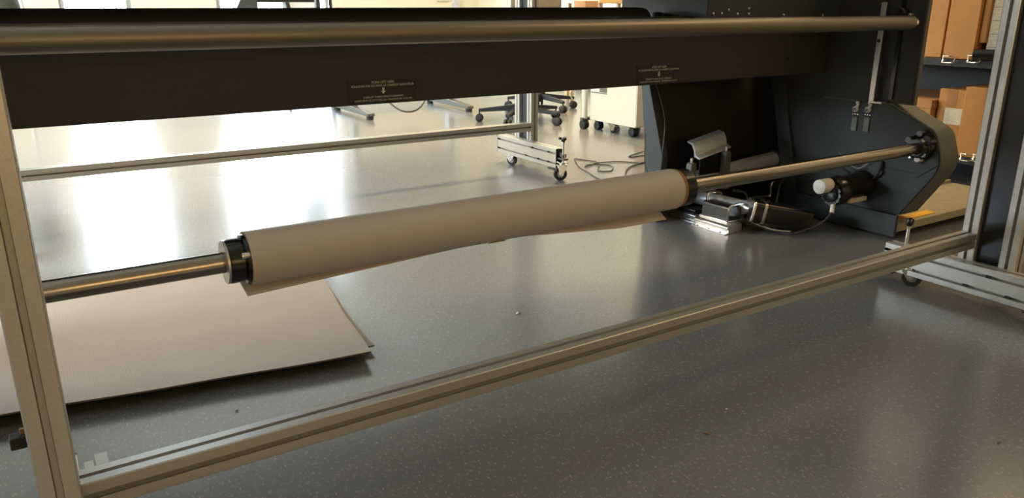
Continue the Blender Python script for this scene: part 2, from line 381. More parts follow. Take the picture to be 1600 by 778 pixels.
# right cabinet
cab = MB().box(2.515, 2.7525, 2.0, 2.45, .592, .800).build('end_cabinet', 'black', pr, bevel=.003)
MB().cyl((2.5135, 2.0, .655), (2.5135, 1.996, .655), .004, 12).build('screw', 'black_gloss', cab)
MB().box(2.80, 2.95, 2.0, 2.40, .06, .592).build('cabinet_core', 'black', cab, bevel=.002)
MB().box(2.765, 2.98, 1.90, 2.40, .0, .06).build('cabinet_plinth', 'black', cab, bevel=.003)
# rating plates and toggle latches on the arm
# arm (big rounded side plate with take-up bearing)
def rounded(poly, rad, seg=6):
    out = []; n = len(poly)
    for i, p in enumerate(poly):
        r = rad[i]
        if r <= 0: out.append(p); continue
        p = Vector(p); a = Vector(poly[i-1]); b = Vector(poly[(i+1) % n]); ua = (a-p).normalized(); ub = (b-p).normalized()
        ang = ua.angle(ub); d = r/math.tan(ang/2); c = p+(ua+ub).normalized()*(r/math.sin(ang/2))
        s0 = p+ua*d-c; s1 = p+ub*d-c; tot = s0.angle(s1)
        for k in range(seg+1):
            t = k/seg; q = (s0*math.sin((1-t)*tot)+s1*math.sin(t*tot))/math.sin(tot) if tot > 1e-4 else s0
            out.append(tuple(c+q))
    return out
arm_poly = rounded([(1.76, .500), (1.700, .502), (1.515, .420), (1.470, .300), (1.600, .095), (1.70, .07), (2.0, .07), (2.0, .500)], [0, 0, .06, .10, 0, 0, 0, 0])
arm = MB().prism(arm_poly, 'x', 2.752, 2.862).build('side_arm', 'arm_grey', pr, bevel=.003)
inner = [(y+.004 if y < 1.9 else y, z-.003) for y, z in rounded([(1.76, .497), (1.700, .499), (1.517, .417), (1.473, .300), (1.602, .100), (1.70, .075), (1.998, .075), (1.998, .497)], [0, 0, .06, .10, 0, 0, 0, 0])]
MB().prism(inner, 'x', 2.746, 2.7525).build('inner_cover', 'teal_black', arm)
MB().box(2.7525, 2.765, 1.72, 2.20, .012, .592).build('side_wall', 'black', arm)
MB().box(2.722, 2.735, 1.598, 2.06, .012, .095).build('kick_plate', 'teal_black', arm)
MB().prism([(2.196, .592), (2.258, .592), (2.11, 0), (2.04, 0)], 'x', 2.735, 2.765).build('rear_flange', 'blue_grey', arm, bevel=.002)
MB().prism([(1.485, .305), (1.56, .245), (2.0, .245), (2.0, .262), (1.57, .262), (1.50, .31)], 'x', 2.742, 2.747).build('cover_ledge', 'teal_black', arm)
# bearing hub
hub = MB().lathe((2.700, 1.555, .362), (2.746, 1.555, .362), [(0, .030), (.006, .034), (.02, .036), (.024, .046), (.046, .048)], 32).build('spindle_bearing', 'black_gloss', arm)
for i in range(5):
    a = i*2*PI/5+.3
    MB().cyl((2.712, 1.555+.040*math.cos(a), .372+.040*math.sin(a)), (2.746, 1.555+.040*math.cos(a), .372+.040*math.sin(a)), .011, 16).build('bearing_lug', 'black_gloss', hub)
MB().lathe((2.722, 1.556, .318), (2.746, 1.556, .318), [(0, .006), (0, .011), (.004, .0135), (.024, .0135)], 24).build('round_button', 'white', arm)['label'] = 'round white button under the bearing'
MB().lathe((2.732, 1.59, .318), (2.746, 1.59, .318), [(0, .004), (.004, .006), (.014, .006)], 12).build('screw', 'chrome', arm)
# toggle latches (white levers) with grey rating plates
for k, (y, z) in enumerate([(1.838, .0), (1.786, .003)]):
    l = MB().box(2.740, 2.746, y-.011, y+.011, .383+z, .437+z).build('rating_plate', 'plate', arm, bevel=.001)
    b = MB(); b.lathe((2.735, y+.002, .466+z), (2.746, y+.002, .466+z), [(0, .008), (.003, .0115), (.011, .0115)], 20)
    b.box(2.736, 2.744, y-.003, y+.006, .470+z, .492+z, Matrix.Translation((0, y, .46)) @ Matrix.Rotation(.35, 4, 'X') @ Matrix.Translation((0, -y, -.46)))
    b.cyl((2.733, y-.006, .492+z), (2.744, y-.006, .492+z), .005, 14)
    b.build('toggle_lever', 'white', l)
    MB().lathe((2.730, y+.002, .466+z), (2.735, y+.002, .466+z), [(0, .002), (0, .0055), (.005, .0055)], 14).build('lever_pivot', 'plate', l)
    for d in (-.010, 0, .010): MB().cyl((2.741, y+d, .447+z), (2.746, y+d, .447+z), .0022, 10).build('screw', 'chrome', l)
# upright guide plate above the arm with grey edge, and the light bracket in front of it
up = MB().prism([(1.622, .500), (1.90, .500), (1.90, 1.35), (1.622, 1.35)], 'x', 2.762, 2.782).build('upright_plate', 'arm_grey', pr, bevel=.001)
MB().box(2.755, 2.762, 1.628, 2.02, .505, 1.35).build('plate_facing', 'black', up)
MB().box(2.745, 2.755, 1.70, 1.715, .515, .95).build('guide_rail', 'black_gloss', up)
br = MB(); br.box(2.722, 2.728, 1.758, 1.778, .505, .86); br.box(2.722, 2.755, 1.725, 1.778, .498, .505)
bro = br.build('guide_bracket', 'alu', up, bevel=.001)
MB().cyl((2.718, 1.768, .725), (2.723, 1.768, .725), .006, 16).build('bracket_bolt', 'rubber', bro)
kn = MB().lathe((2.72, 1.70, .822), (2.754, 1.70, .822), [(0, .014), (.004, .019), (.034, .019)], 24).build('roller_latch', 'black_gloss', up)
MB().lathe((2.724, 1.668, .818), (2.754, 1.668, .818), [(0, .003), (.003, .005), (.03, .005)], 12).build('latch_pin', 'steel', up)
# left mirrored arm (off the frame)
MB().prism(arm_poly, 'x', -.62, -.51).build('side_arm', 'arm_grey', pr, bevel=.003)
MB().box(-.75, -.50, 1.62, 2.0, .50, .84).build('left_housing', 'black', pr, bevel=.004)
# stickers with lettering
def text_obj(txt, size, loc, rot, m, parent, name='lettering', ext=.0002):
    cu = bpy.data.curves.new(name, 'FONT'); cu.body = txt; cu.size = size; cu.align_x = 'CENTER'; cu.align_y = 'CENTER'; cu.extrude = ext
    o = bpy.data.objects.new(name, cu); C.objects.link(o)
    dg = bpy.context.evaluated_depsgraph_get(); me = bpy.data.meshes.new_from_object(o.evaluated_get(dg)); bpy.data.objects.remove(o)
    me.name = name
    mt = Matrix.Translation(loc) @ rot
    me.transform(mt)
    o = bpy.data.objects.new(name, me); C.objects.link(o); me.materials.clear(); me.materials.append(M[m])
    o.parent = parent; r = parent; off = Vector((0, 0, 0))
    while r is not None: off += r.location; r = r.parent
    o.location = -off
    return o
RF = Matrix.Rotation(PI/2, 4, 'X')
for k, cx in enumerate((.851, 1.857)):
    st = MB().box(cx-.100, cx+.100, 1.9985, 2.0, .597, .657).build('lift_sticker', 'sticker', pr, smooth=False)
    st['label'] = 'black sticker with grey lettering, a down arrow and FORK LIFT HERE'
    y = 1.9983
    for txt, s, z in [('FORK LIFT HERE', .0092, .6505), ('SOULEVER PAR ICI AVEC LE CHARIOT ELEVATEUR', .0082, .6415),
                      ('FORKLIFT FORKS LENGTH MINIMUM', .0072, .6115), ('LONGUEUR DE LA FOURCHE - MINIMUM DE 121.9 CM', .0070, .6030)]:
        text_obj(txt, s, (cx, y, z), RF, 'print', st)
    MB().prism([(cx-.003, .6360), (cx+.003, .6360), (cx+.003, .6270), (cx+.007, .6270), (cx, .6185), (cx-.007, .6270), (cx-.003, .6270)], 'y', 1.9978, 1.9984).build('arrow', 'print', st, smooth=False)
# base tray on the right with tape
tray = MB().prism([(1.60, .028), (1.60, .058), (1.612, .062), (1.90, .062), (1.90, .028)], 'x', 2.735, 3.62).build('base_tray', 'tray', pr, bevel=.002)
MB().box(2.738, 3.617, 1.89, 1.90, .062, .075).build('tray_lip', 'tray', tray)
MB().prism([(1.615, .0625), (1.655, .0625), (1.655, .0645), (1.615, .0645)], 'x', 2.80, 3.02).build('tape_strip', 'yellow', tray)
MB().box(2.75, 3.6, 1.75, 1.88, .0, .028).build('tray_skid', 'black', tray)
# drive motor
mo = MB().lathe((2.56, 1.77, .175), (2.80, 1.77, .185), [(0, .046), (.012, .055), (.04, .057), (.045, .052), (.17, .052), (.175, .055), (.215, .055), (.23, .048)], 36).build('drive_motor', 'black_gloss', pr)
MB().lathe((2.755, 1.77, .184), (2.775, 1.77, .185), [(0, .0565), (.018, .0565)], 36, cap=False).build('motor_band', 'white', mo)
MB().lathe((2.488, 1.78, .200), (2.56, 1.78, .200), [(0, .020), (.004, .027), (.06, .027)], 24).build('motor_cap', 'white', mo)
MB().box(2.60, 2.70, 1.715, 1.726, .135, .150, Matrix.Translation((0, 0, .0))).build('motor_label', 'label', mo)
kb = MB()
for i in range(12):
    a = i*PI/6; kb.cyl((2.545, 1.765+.034*math.cos(a), .168+.034*math.sin(a)), (2.562, 1.765+.034*math.cos(a), .168+.034*math.sin(a)), .010, 12)
kb.lathe((2.535, 1.765, .168), (2.562, 1.765, .168), [(0, .022), (.004, .030), (.027, .030)], 24)
kb.build('motor_cover', 'black_gloss', mo)
MB().tube([(2.545, 1.75, .125), (2.53, 1.74, .105), (2.50, 1.76, .06), (2.46, 1.80, .03), (2.42, 1.84, .012), (2.44, 1.93, .008)], .0035, 8).build('motor_cable', 'cable', mo)
MB().cyl((2.547, 1.751, .128), (2.53, 1.74, .103), .008, 12).build('cable_boot', 'white', mo)
MB().tube([(2.70, 1.84, .245), (2.72, 1.80, .215), (2.74, 1.74, .205), (2.73, 1.70, .24), (2.74, 1.70, .285)], .005, 8).build('hose_loop', 'cable', arm)
MB().tube([(2.70, 1.86, .30), (2.71, 1.82, .26), (2.72, 1.78, .245), (2.735, 1.75, .27)], .003, 8).build('hose_loop', 'steel', arm)
# thin cables hanging from the beam
MB().tube([(1.98, 2.15, .59), (2.02, 2.13, .45), (1.99, 2.10, .32), (1.94, 2.05, .25), (1.90, 1.98, .17)], .0022, 6).build('hanging_cable', 'cable', pr)
MB().tube([(1.93, 2.13, .40), (1.88, 2.07, .30), (1.85, 2.0, .26), (1.84, 1.97, .20)], .002, 6).build('hanging_cable', 'cable', pr)

# ------------------------------------------------------------------ take-up spindle and roll
sp = thing('take_up_spindle', (1.2, 1.56, .355), 'long polished steel take-up spindle carrying the paper roll across the photograph', 'spindle')
YS, ZS = 1.560, .3555
MB().cyl((-.52, YS, ZS), (2.715, YS, ZS), .0215, 48).build('tube', 'tube', sp)
def flange(x0, x1, xp, lab):
    """x0..x1 flange body, xp = direction"""
    a, b = (x0, x1); L = abs(b-a)
    f = MB().lathe((a, YS, ZS), (b, YS, ZS), [(0, .022), (0, FR-.001), (.003, FR), (L, FR)], 48).build('core_flange', 'black_gloss', sp)
    return f
FR = .0455
fl = flange(.306, .334, 1, '')
MB().lathe((.301, YS, ZS), (.3058, YS, ZS), [(0, .0225), (0, .0435), (.001, .0445), (.0045, .0445)], 48).build('flange_disc', 'alu', fl)
MB().lathe((.338, YS, ZS), (.372, YS, ZS), [(0, .022), (0, .0500), (.002, .0512), (.034, .0512)], 48).build('flange_plug', 'black_gloss', fl)
for a in (.62, -.95, 2.7):
    y = YS+.047*math.cos(a); z = ZS+.047*math.sin(a)
    MB().lathe((.326, y, z), (.346, y, z), [(0, .004), (.002, .0075), (.016, .0075), (.02, .005)], 18).build('core_screw', 'chrome', fl)
FR = .0525
fr = flange(1.536, 1.572, 1, '')
MB().lathe((1.572, YS, ZS), (1.580, YS, ZS), [(0, .044), (.008, .040)], 40).build('flange_disc', 'black', fr)
roll = thing('paper_roll', (.93, YS, ZS), 'thick roll of pale paper wound on the steel spindle, loose edge hanging below', 'paper roll')
RR = .0565
MB().lathe((.345, YS, ZS), (1.522, YS, ZS), [(0, .0546), (0, RR-.0008), (.0008, RR), (1.176, RR), (1.177, RR-.0008), (1.177, .0546)], 96, cap=False).build('wound_paper', 'paper', roll)
MB().lathe((.3448, YS, ZS), (1.535, YS, ZS), [(0, .0515), (0, .0545), (1.190, .0545), (1.1905, .0515)], 64).build('core_tube', 'core', roll)
# loose end of the paper, hanging unevenly
def flap():
    b = MB(); N, K = 60, 6; grid = []
    for i in range(N+1):
        t = i/N; x = .332+t*(1.490-.332)
        # drop below the bottom tangent
        if x < .90: d = .019*(1-(x-.332)/.60)+.004
        else: d = .004+.026*min(1, (x-.90)/.42)
        d = max(d, .003)
        if x < .90: a0 = -PI*.42
        else: a0 = -PI*.36
        row = []
        for k in range(K+1):
            s = k/K
            if s < .4:
                a = a0-(.4-s)*1.6*0-.0
                ang = a0+ (0.4-s)*1.0
                row.append(Vector((x, YS-.0005+(RR+.0009)*math.cos(ang)*.99, ZS+(RR+.0009)*math.sin(ang))))
            else:
                u = (s-.4)/.6; y0 = YS+(RR+.0009)*math.cos(a0); z0 = ZS+(RR+.0009)*math.sin(a0)
                tx, tz = math.sin(a0), -math.cos(a0)       # tangent heading down / toward the viewer
                sag = .25
                row.append(Vector((x+u*.004, y0+tx*d*u*1.5, z0-abs(tz)*d*u-d*u*.55)))
        grid.append(row)
    vs = [p for r in grid for p in r]; W = K+1
    b._add(vs, [(i*W+k, i*W+k+1, (i+1)*W+k+1, (i+1)*W+k) for i in range(N) for k in range(K)])
    o = b.build('loose_paper_edge', 'paper_under', roll)
    sm = o.modifiers.new('thick', 'SOLIDIFY'); sm.thickness = .0004
    return o
flap()
MB().prism([(-.0, 0), (.055, .0), (.045, .006), (.02, .005)], 'y', 0, .0006).build('torn_brown_patch', 'core', roll).matrix_basis = Matrix.Translation(Vector((.93, YS, ZS))*-1) @ Matrix.Translation((.90, YS-.028, ZS-.0525)) @ Matrix.Rotation(-.9, 4, 'X')

# ------------------------------------------------------------------ cardboard sheets on the floor
def sheet(corners, z_front, label, seedv, gname, zb=.003):
    """corners: front-left, front-right, back-right, back-left"""
    r = random.Random(seedv); b = MB(); N, K = 40, 16; fl_, frr, brr, bl = [Vector(c) for c in corners]; vs = []
    for i in range(N+1):
        for k in range(K+1):
            s, t = i/N, k/K
            p = (fl_*(1-s)+frr*s)*(1-t)+(bl*(1-s)+brr*s)*t
            z = zb+(z_front-zb)*(1-t)**1.5+.002*math.sin(s*5+seedv)*(1-t)
            if k == 0: p.y += .002*math.sin(s*19+seedv)
            if i == N: p.x += .003*math.sin(t*11+seedv)
            vs.append((p.x, p.y, z))
    W = K+1
    b._add(vs, [(i*W+k, (i+1)*W+k, (i+1)*W+k+1, i*W+k+1) for i in range(N) for k in range(K)])
    o = b.build('cardboard_sheet', 'cardboard', smooth=False); o.data.materials.append(M['card_under'])
    sm = o.modifiers.new('thick', 'SOLIDIFY'); sm.thickness = .004; sm.offset = -1; sm.material_offset_rim = 1; sm.material_offset = 1
    return tag(o, label, 'cardboard', gname)
sheet([(-.42, 1.83), (.640, 1.663), (.790, 2.62), (-.10, 2.66)], .034, 'large flat brown cardboard sheet lying on the floor under the roll, topmost one', 1, 'cardboard sheets on the floor', .010)
sheet([(-.40, 1.90), (.672, 1.722), (.775, 2.60), (-.08, 2.64)], .018, 'lower cardboard sheet, only its corner sticking out under the big one', 2, 'cardboard sheets on the floor', .0045)

# ------------------------------------------------------------------ roll lifter / chrome gear under the beam
M['bright'] = mat('bright_steel', (.80, .79, .77), .28, 1, var=.05)
M['satin'] = mat('satin_chrome', (.75, .76, .78), .25, .6, var=.05)
lf = thing('media_lift_trolley', (2.4, 2.1, 0), 'chrome and black roll loading gear lying on the floor under the printer beam', 'lifting gear')
rb = None
for (x0, x1, y0, y1, h) in [(2.265, 2.335, 2.17, 2.36, .036), (2.245, 2.325, 1.985, 2.165, .036)]:
    prof = [(x0-.012, 0), (x1+.01, 0), (x1+.01, .004), (x1, .006), (x1, h), (x0+.008, h), (x0, h-.008), (x0, h-.015), (x0+.008, h-.018), (x0+.008, .006), (x0-.012, .004)]
    rb = MB().prism(prof, 'y', y0, y1)  .build('floor_rail', 'bright', lf, bevel=.001)
    for q in range(3): MB().cyl((x0-.006, y0+.03+q*.06, .004), (x0-.006, y0+.03+q*.06, .006), .004, 12).build('screw', 'rubber', rb)
bx = MB().prism(rounded([(2.262, .038), (2.34, .038), (2.34, .100), (2.268, .105)], [0, 0, .012, .012]), 'y', 2.005, 2.145).build('black_block', 'black_gloss', lf, bevel=.004)
MB().box(2.258, 2.345, 2.000, 2.150, .034, .048).build('block_trim', 'chrome', bx, bevel=.003)
cl_ = MB(); cl_.tube([(2.262, 2.004, .045), (2.262, 2.000, .10), (2.30, 1.998, .112), (2.342, 2.002, .108)], .005, 8); cl_.build('block_clip', 'chrome', bx)
MB().box(2.265, 2.335, 2.18, 2.35, .036, .052).build('rail_cover', 'black_gloss', lf, bevel=.003)
# grey tube and flat arm
MB().cyl((2.337, 2.33, .084), (2.372, 1.972, .086), .029, 32).build('support_tube', 'satin', lf)
MB().box(2.40, 2.46, 1.99, 2.38, .055, .085, Matrix.Translation((2.4, 2.1, 0)) @ Matrix.Rotation(-.08, 4, 'Z') @ Matrix.Translation((-2.4, -2.1, 0))).build('flat_bar', 'steel', lf, bevel=.004)
# pedal (rounded drum lying at a slant)
def pedal():
    a = Vector((2.345, 1.965, .090)); b_ = Vector((2.545, 1.85, .048)); ax = (b_-a).normalized(); L = (b_-a).length
    side = Vector((0, 0, 1)).cross(ax).normalized(); up_ = ax.cross(side)
    poly = rounded([(-.040, -.040), (.040, -.040), (.040, .042), (-.040, .042)], [.016]*4, 5)
    def ext(t0, t1, sc_, mname, m, par):
        q = MB(); n = len(poly); vs = []
        for t in (t0, t1):
            for u, v in poly: vs.append(a+ax*t+side*u*sc_+up_*v*sc_)
        q._add(vs, [tuple(range(n)), tuple(range(2*n-1, n-1, -1))]+[(i, (i+1) % n, (i+1) % n+n, i+n) for i in range(n)])
        return q.build(mname, m, par, bevel=.003)
    p = ext(0, L, 1, 'drum_pedal', 'black_gloss', lf)
    ext(-.008, .004, 1.05, 'pedal_rim', 'chrome', p)
    ext(.035, .050, 1.02, 'pedal_band', 'steel', p)
    MB().tube([a+Vector((0, -.01, -.045)), (2.40, 1.905, .018), (2.46, 1.86, .010)], .005, 8).build('pedal_lever', 'chrome', p)
pedal()
# big chrome cylinder with black end
cy = MB().cyl((2.20, 2.2, .172), (2.735, 2.2, .212), .034, 40).build('chrome_cylinder', 'satin', lf)
MB().lathe((2.735, 2.2, .212), (2.80, 2.2, .217), [(0, .034), (.005, .038), (.06, .038), (.065, .034)], 32).build('cylinder_end', 'rubber', cy)
MB().lathe((2.16, 2.2, .165), (2.20, 2.2, .168), [(0, .010), (.02, .012), (.04, .022)], 24).build('cylinder_tip', 'chrome', cy)
for x in (2.62, 2.72): MB().cyl((x, 2.178, .162), (x, 2.178, .172), .006, 12).build('screw', 'chrome', cy)
MB().box(2.60, 2.75, 2.165, 2.195, .150, .158).build('cylinder_clamp', 'steel', cy)
# bent bracket on top
bk = MB().prism([(2.20, .352), (2.245, .345), (2.250, .315), (2.262, .300), (2.262, .290), (2.238, .296), (2.236, .322), (2.20, .340)], 'x', 2.245, 2.425)
bk = MB()
prof = [(2.235, .352), (2.205, .346), (2.190, .322), (2.186, .300), (2.162, .292), (2.162, .286), (2.192, .293), (2.197, .320), (2.211, .340), (2.235, .346)]
n = len(prof); vs = [(2.250, y, z-.022) for y, z in prof]+[(2.425, y, z+.010) for y, z in prof]
bk._add(vs, [tuple(range(n)), tuple(range(2*n-1, n-1, -1))]+[(i, (i+1) % n, (i+1) % n+n, i+n) for i in range(n)])
bko = bk.build('bent_bracket', 'satin', lf, bevel=.001)
pp = MB(); pp._add([(2.262, 2.168, .262), (2.42, 2.168, .292), (2.42, 2.168, .20), (2.262, 2.168, .20), (2.262, 2.174, .262), (2.42, 2.174, .292), (2.42, 2.174, .20), (2.262, 2.174, .20)],
        [(0, 1, 2, 3), (7, 6, 5, 4), (0, 4, 5, 1), (1, 5, 6, 2), (2, 6, 7, 3), (3, 7, 4, 0)])
pp.build('bracket_plate', 'black_gloss', bko)
for x, z1 in ((2.195, .262), (2.385, .290)):
    p = MB().prism(rounded([(x-.018, .135), (x+.018, .135), (x+.015, z1), (x-.013, z1)], [0, 0, .012, .012]), 'y', 2.135, 2.165).build('grey_upright', 'arm_grey', lf, bevel=.003)
    MB().cyl((x, 2.15, z1), (x, 2.15, z1+.018), .006, 12).build('screw', 'chrome', p)
# U handles
for pts in ([(2.30, 2.15, .075), (2.300, 2.15, .115), (2.315, 2.15, .128), (2.37, 2.15, .122), (2.385, 2.15, .095)],
            [(2.44, 2.15, .120), (2.51, 2.15, .105), (2.53, 2.15, .085), (2.53, 2.15, .045)],
            [(2.52, 2.17, .185), (2.53, 2.17, .150), (2.50, 2.16, .142), (2.40, 2.16, .140)]):
    MB().tube(pts, .006, 10).build('handle_bar', 'chrome', lf)
b2 = MB().prism(rounded([(2.665, .035), (2.80, .035), (2.80, .125), (2.665, .125)], [0, 0, .02, .02]), 'y', 2.14, 2.25).build('black_case', 'black_gloss', lf, bevel=.005)
MB().tube([(2.64, 2.14, .070), (2.662, 2.135, .072), (2.662, 2.135, .115), (2.675, 2.135, .130), (2.72, 2.14, .130)], .004, 8).build('case_handle', 'chrome', b2)
MB().cyl((2.545, 2.14, .075), (2.66, 2.14, .070), .006, 12).build('chrome_rod', 'chrome', lf)
MB().box(2.54, 2.66, 2.13, 2.17, .035, .052).build('short_plate', 'alu', lf, bevel=.002)
MB().tube([(2.56, 2.02, .03), (2.565, 2.02, .10), (2.60, 2.04, .150), (2.66, 2.06, .165)], .004, 8).build('black_hose', 'cable', lf)

# ------------------------------------------------------------------ rack with brown boxes on the right
RXF = 3.88
rk = thing('storage_rack', (4.1, 2.1, 0), 'black steel shelving rack filled with brown cardboard boxes', 'shelf')
for z in (.105, .565, 1.32):
    s = MB().box(RXF, 4.42, 1.25, 2.95, z, z+.035)  .build('shelf_board', 'rubber', rk, bevel=.002)
for y in (1.25, 2.92):
    for x in (RXF, 4.39): MB().box(x, x+.03, y, y+.03, 0, 1.6).build('rack_post', 'black', rk)
MB().box(4.42, 4.43, 1.25, 2.95, 0, 1.6).build('rack_back', 'rubber', rk)
for (yy, z) in [(2.285, .585), (2.125, .590), (2.005, .598), (1.96, .135), (1.90, .14)]:
    c = MB(); x = RXF-.018
    c.tube([(x+.02, yy+.035, z+.02), (x, yy+.032, z+.025), (x-.004, yy+.028, z+.002), (x-.012, yy+.026, z-.006), (x-.014, yy-.026, z-.004), (x-.004, yy-.028, z+.010), (x+.01, yy-.030, z+.020), (x-.004, yy, z+.024), (x, yy+.030, z+.022)], .0028, 6, 3)
    c.build('wire_clip', 'chrome', rk)
def carton(y0, y1, z0, z1, x0, label, x1=4.36, lid=False, lab=None):
    t = thing('cardboard_box', ((x0+x1)/2, (y0+y1)/2, z0), label, 'box', 'brown boxes on the rack')
    MB().box(x0, x1, y0, y1, z0, z1).build('carton_body', 'box', t, bevel=.003)
    if lid: MB().box(x0-.004, x1, y0-.003, y1+.003, z1-.04, z1+.003).build('box_lid', 'boxlid', t, bevel=.002)
    else: MB().box(x0-.0008, x0, (y0+y1)/2-.025, (y0+y1)/2+.025, z1-.09, z1-.0).build('packing_tape', 'boxlid', t)
    if lab: MB().box(x0-.0012, x0-.0002, *lab).build('paper_label', 'label', t)
carton(2.185, 2.50, .602, 1.05, 3.89, 'tall brown box on the upper shelf, beside the black upright plate')
carton(2.020, 2.165, .602, 1.05, 3.87, 'narrow tall brown box on the upper shelf, second from the black upright plate')
carton(1.987, 2.017, .680, 1.05, 3.89, 'thin brown box on the upper shelf, squeezed in beside the white printed sheets')
carton(2.175, 2.56, .142, .395, 3.86, 'low brown box with a lifted lid on the lower shelf, the shortest there', lid=True)
carton(2.035, 2.165, .142, .455, 3.90, 'brown box on the lower shelf with a white printed label', lab=(2.04, 2.125, .285, .365))
carton(1.80, 2.030, .142, .475, 3.88, 'wide plain brown box on the lower shelf, next to the aluminium post')
t = MB().cyl((3.84, 2.00, .655), (4.1, 2.00, .655), .028, 24); 
tag(MB().cyl((3.86, 2.010, .627), (3.875, 1.925, .628), .026, 24).build('black_film_roll', 'black_gloss'), 'small black roll lying on the upper shelf end in front of the thin box', 'roll')
ps = thing('printed_sheets', (3.95, 1.87, .60), 'white printed sheets standing upright on the upper shelf next to the aluminium post', 'papers')
MB().box(3.905, 4.2, 1.80, 1.984, .602, 1.0).build('sheet_stack', 'label', ps)
for z in (.66, .72, .78, .84, .90): MB().box(3.9035, 3.905, 1.82, 1.975, z, z+.003).build('printed_line', 'plate', ps)

# ------------------------------------------------------------------ far furniture
cb = thing('storage_cabinet', (3.6, 4.2, 0), 'cream metal cabinet on black casters behind the printer, labels on its side', 'cabinet')
MB().box(3.45, 3.90, 3.915, 4.405, .068, .62).build('cabinet_body', 'cream', cb, bevel=.004)
MB().box(3.452, 3.898, 3.908, 3.915, .075, .61).build('cabinet_door', 'cream', cb, bevel=.002)
for k, (y0, y1, z0, z1) in enumerate([(4.31, 4.39, .272, .36), (4.22, 4.30, .272, .36)]):
    MB().box(3.4485, 3.45, y0, y1, z0, z1).build('side_label', 'plate' if k else 'white', cb)
MB().box(3.448, 3.45, 4.22, 4.395, .262, .268).build('side_label', 'plate', cb)
for (x, y) in [(3.50, 3.985), (3.50, 4.36), (3.85, 3.985), (3.85, 4.36)]:
    f = MB().box(x-.02, x+.02, y-.02, y+.02, .055, .068).build('caster', 'rubber', cb)
    MB().lathe((x-.026, y, .029), (x+.026, y, .029), [(0, .02), (.004, .029), (.048, .029), (.052, .02)], 24).build('wheel', 'rubber', f)
caster(cb, 3.50, 4.20, r=.018, w=.015, top=.068, swivel=.8)
# pole trolley beside it
pt = thing('pole_stand', (3.42, 4.45, 0), 'slim pale pole on black casters beside the cream cabinet', 'stand')
MB().cyl((3.43, 4.44, .075), (3.43, 4.44, .60), .021, 24).build('pole', 'cream', pt)
MB().box(3.40, 3.75, 4.425, 4.455, .060, .082).build('foot_bar', 'arm_grey', pt, bevel=.003)
for x in (3.43, 3.72):
    f = MB().box(x-.022, x+.022, 4.42, 4.46, .045, .060).build('caster', 'rubber', pt)
    MB().lathe((x-.026, 4.44, .030), (x+.026, 4.44, .030), [(0, .02), (.004, .030), (.020, .030), (.022, .018), (.030, .018), (.032, .030), (.048, .030), (.052, .02)], 24).build('wheel', 'rubber', f)
MB().tube([(3.41, 4.43, .40), (3.36, 4.47, .30), (3.34, 4.5, .25), (3.40, 4.52, .20), (3.38, 4.5, .40)], .004, 6).build('cord', 'cream', pt)
# office chairs
def office_chair(cx, cy, ang, label, bar, backang, sz=.33, backz=.95):
    t = thing('office_chair', (cx, cy, 0), label, 'chair', 'office chairs behind the printer')
    for i in range(5):
        a = ang+i*2*PI/5; d = Vector((math.cos(a), math.sin(a), 0)); c = Vector((cx, cy, 0)); s = Vector((-d.y, d.x, 0))
        b = MB(); vs = []
        for r0, wd, z0, z1 in ((.02, .024, .09, .135), (sz, .017, .075, .098)):
            for sg, zz in ((-1, z0), (1, z0), (1, z1), (-1, z1)): vs.append(c+d*r0+s*sg*wd+Vector((0, 0, zz)))
        b._add(vs, [(0, 1, 2, 3), (7, 6, 5, 4), (0, 4, 5, 1), (1, 5, 6, 2), (2, 6, 7, 3), (3, 7, 4, 0)])
        l = b.build('base_leg', bar, t, bevel=.004)
        p = c+d*(sz-.005)
        for sg in (-1, 1):
            MB().lathe(p+s*sg*.006+Vector((0, 0, .030)), p+s*sg*.026+Vector((0, 0, .030)), [(0, .022), (.002, .030), (.016, .030), (.020, .024)], 22).build('caster_wheel', 'rubber', l)
        MB().cyl(p+Vector((0, 0, .03)), p+Vector((0, 0, .08)), .006, 10).build('caster_stem', 'rubber', l)
    MB().lathe((cx, cy, .085), (cx, cy, .43), [(0, .035), (.06, .035), (.065, .025), (.20, .025), (.205, .015), (.345, .015)], 20).build('gas_column', 'rubber', t)
    m = Matrix.Translation((cx, cy, 0)) @ Matrix.Rotation(backang, 4, 'Z')
    MB().box(-.24, .24, -.23, .24, .43, .50, m).build('seat', 'darkwood', t, bevel=.025)
    MB().box(-.22, .22, .235, .285, .56, backz, m).build('backrest', 'darkwood', t, bevel=.022)
    MB().box(-.03, .03, .10, .31, .40, .43, m).build('back_bracket', 'rubber', t)
    MB().box(-.03, .03, .285, .31, .40, .75, m).build('back_bracket', 'rubber', t)
    return t
office_chair(3.24, 4.97, math.atan2(.17, -.255), 'dark office chair with five-star base on twin casters, behind the far aluminium posts', 'rubber', .4, backz=.82)
office_chair(3.78, 5.50, 1.0, 'brown-backed office chair between the far aluminium posts and the wooden counter', 'rubber', -.4, sz=.30, backz=1.0)
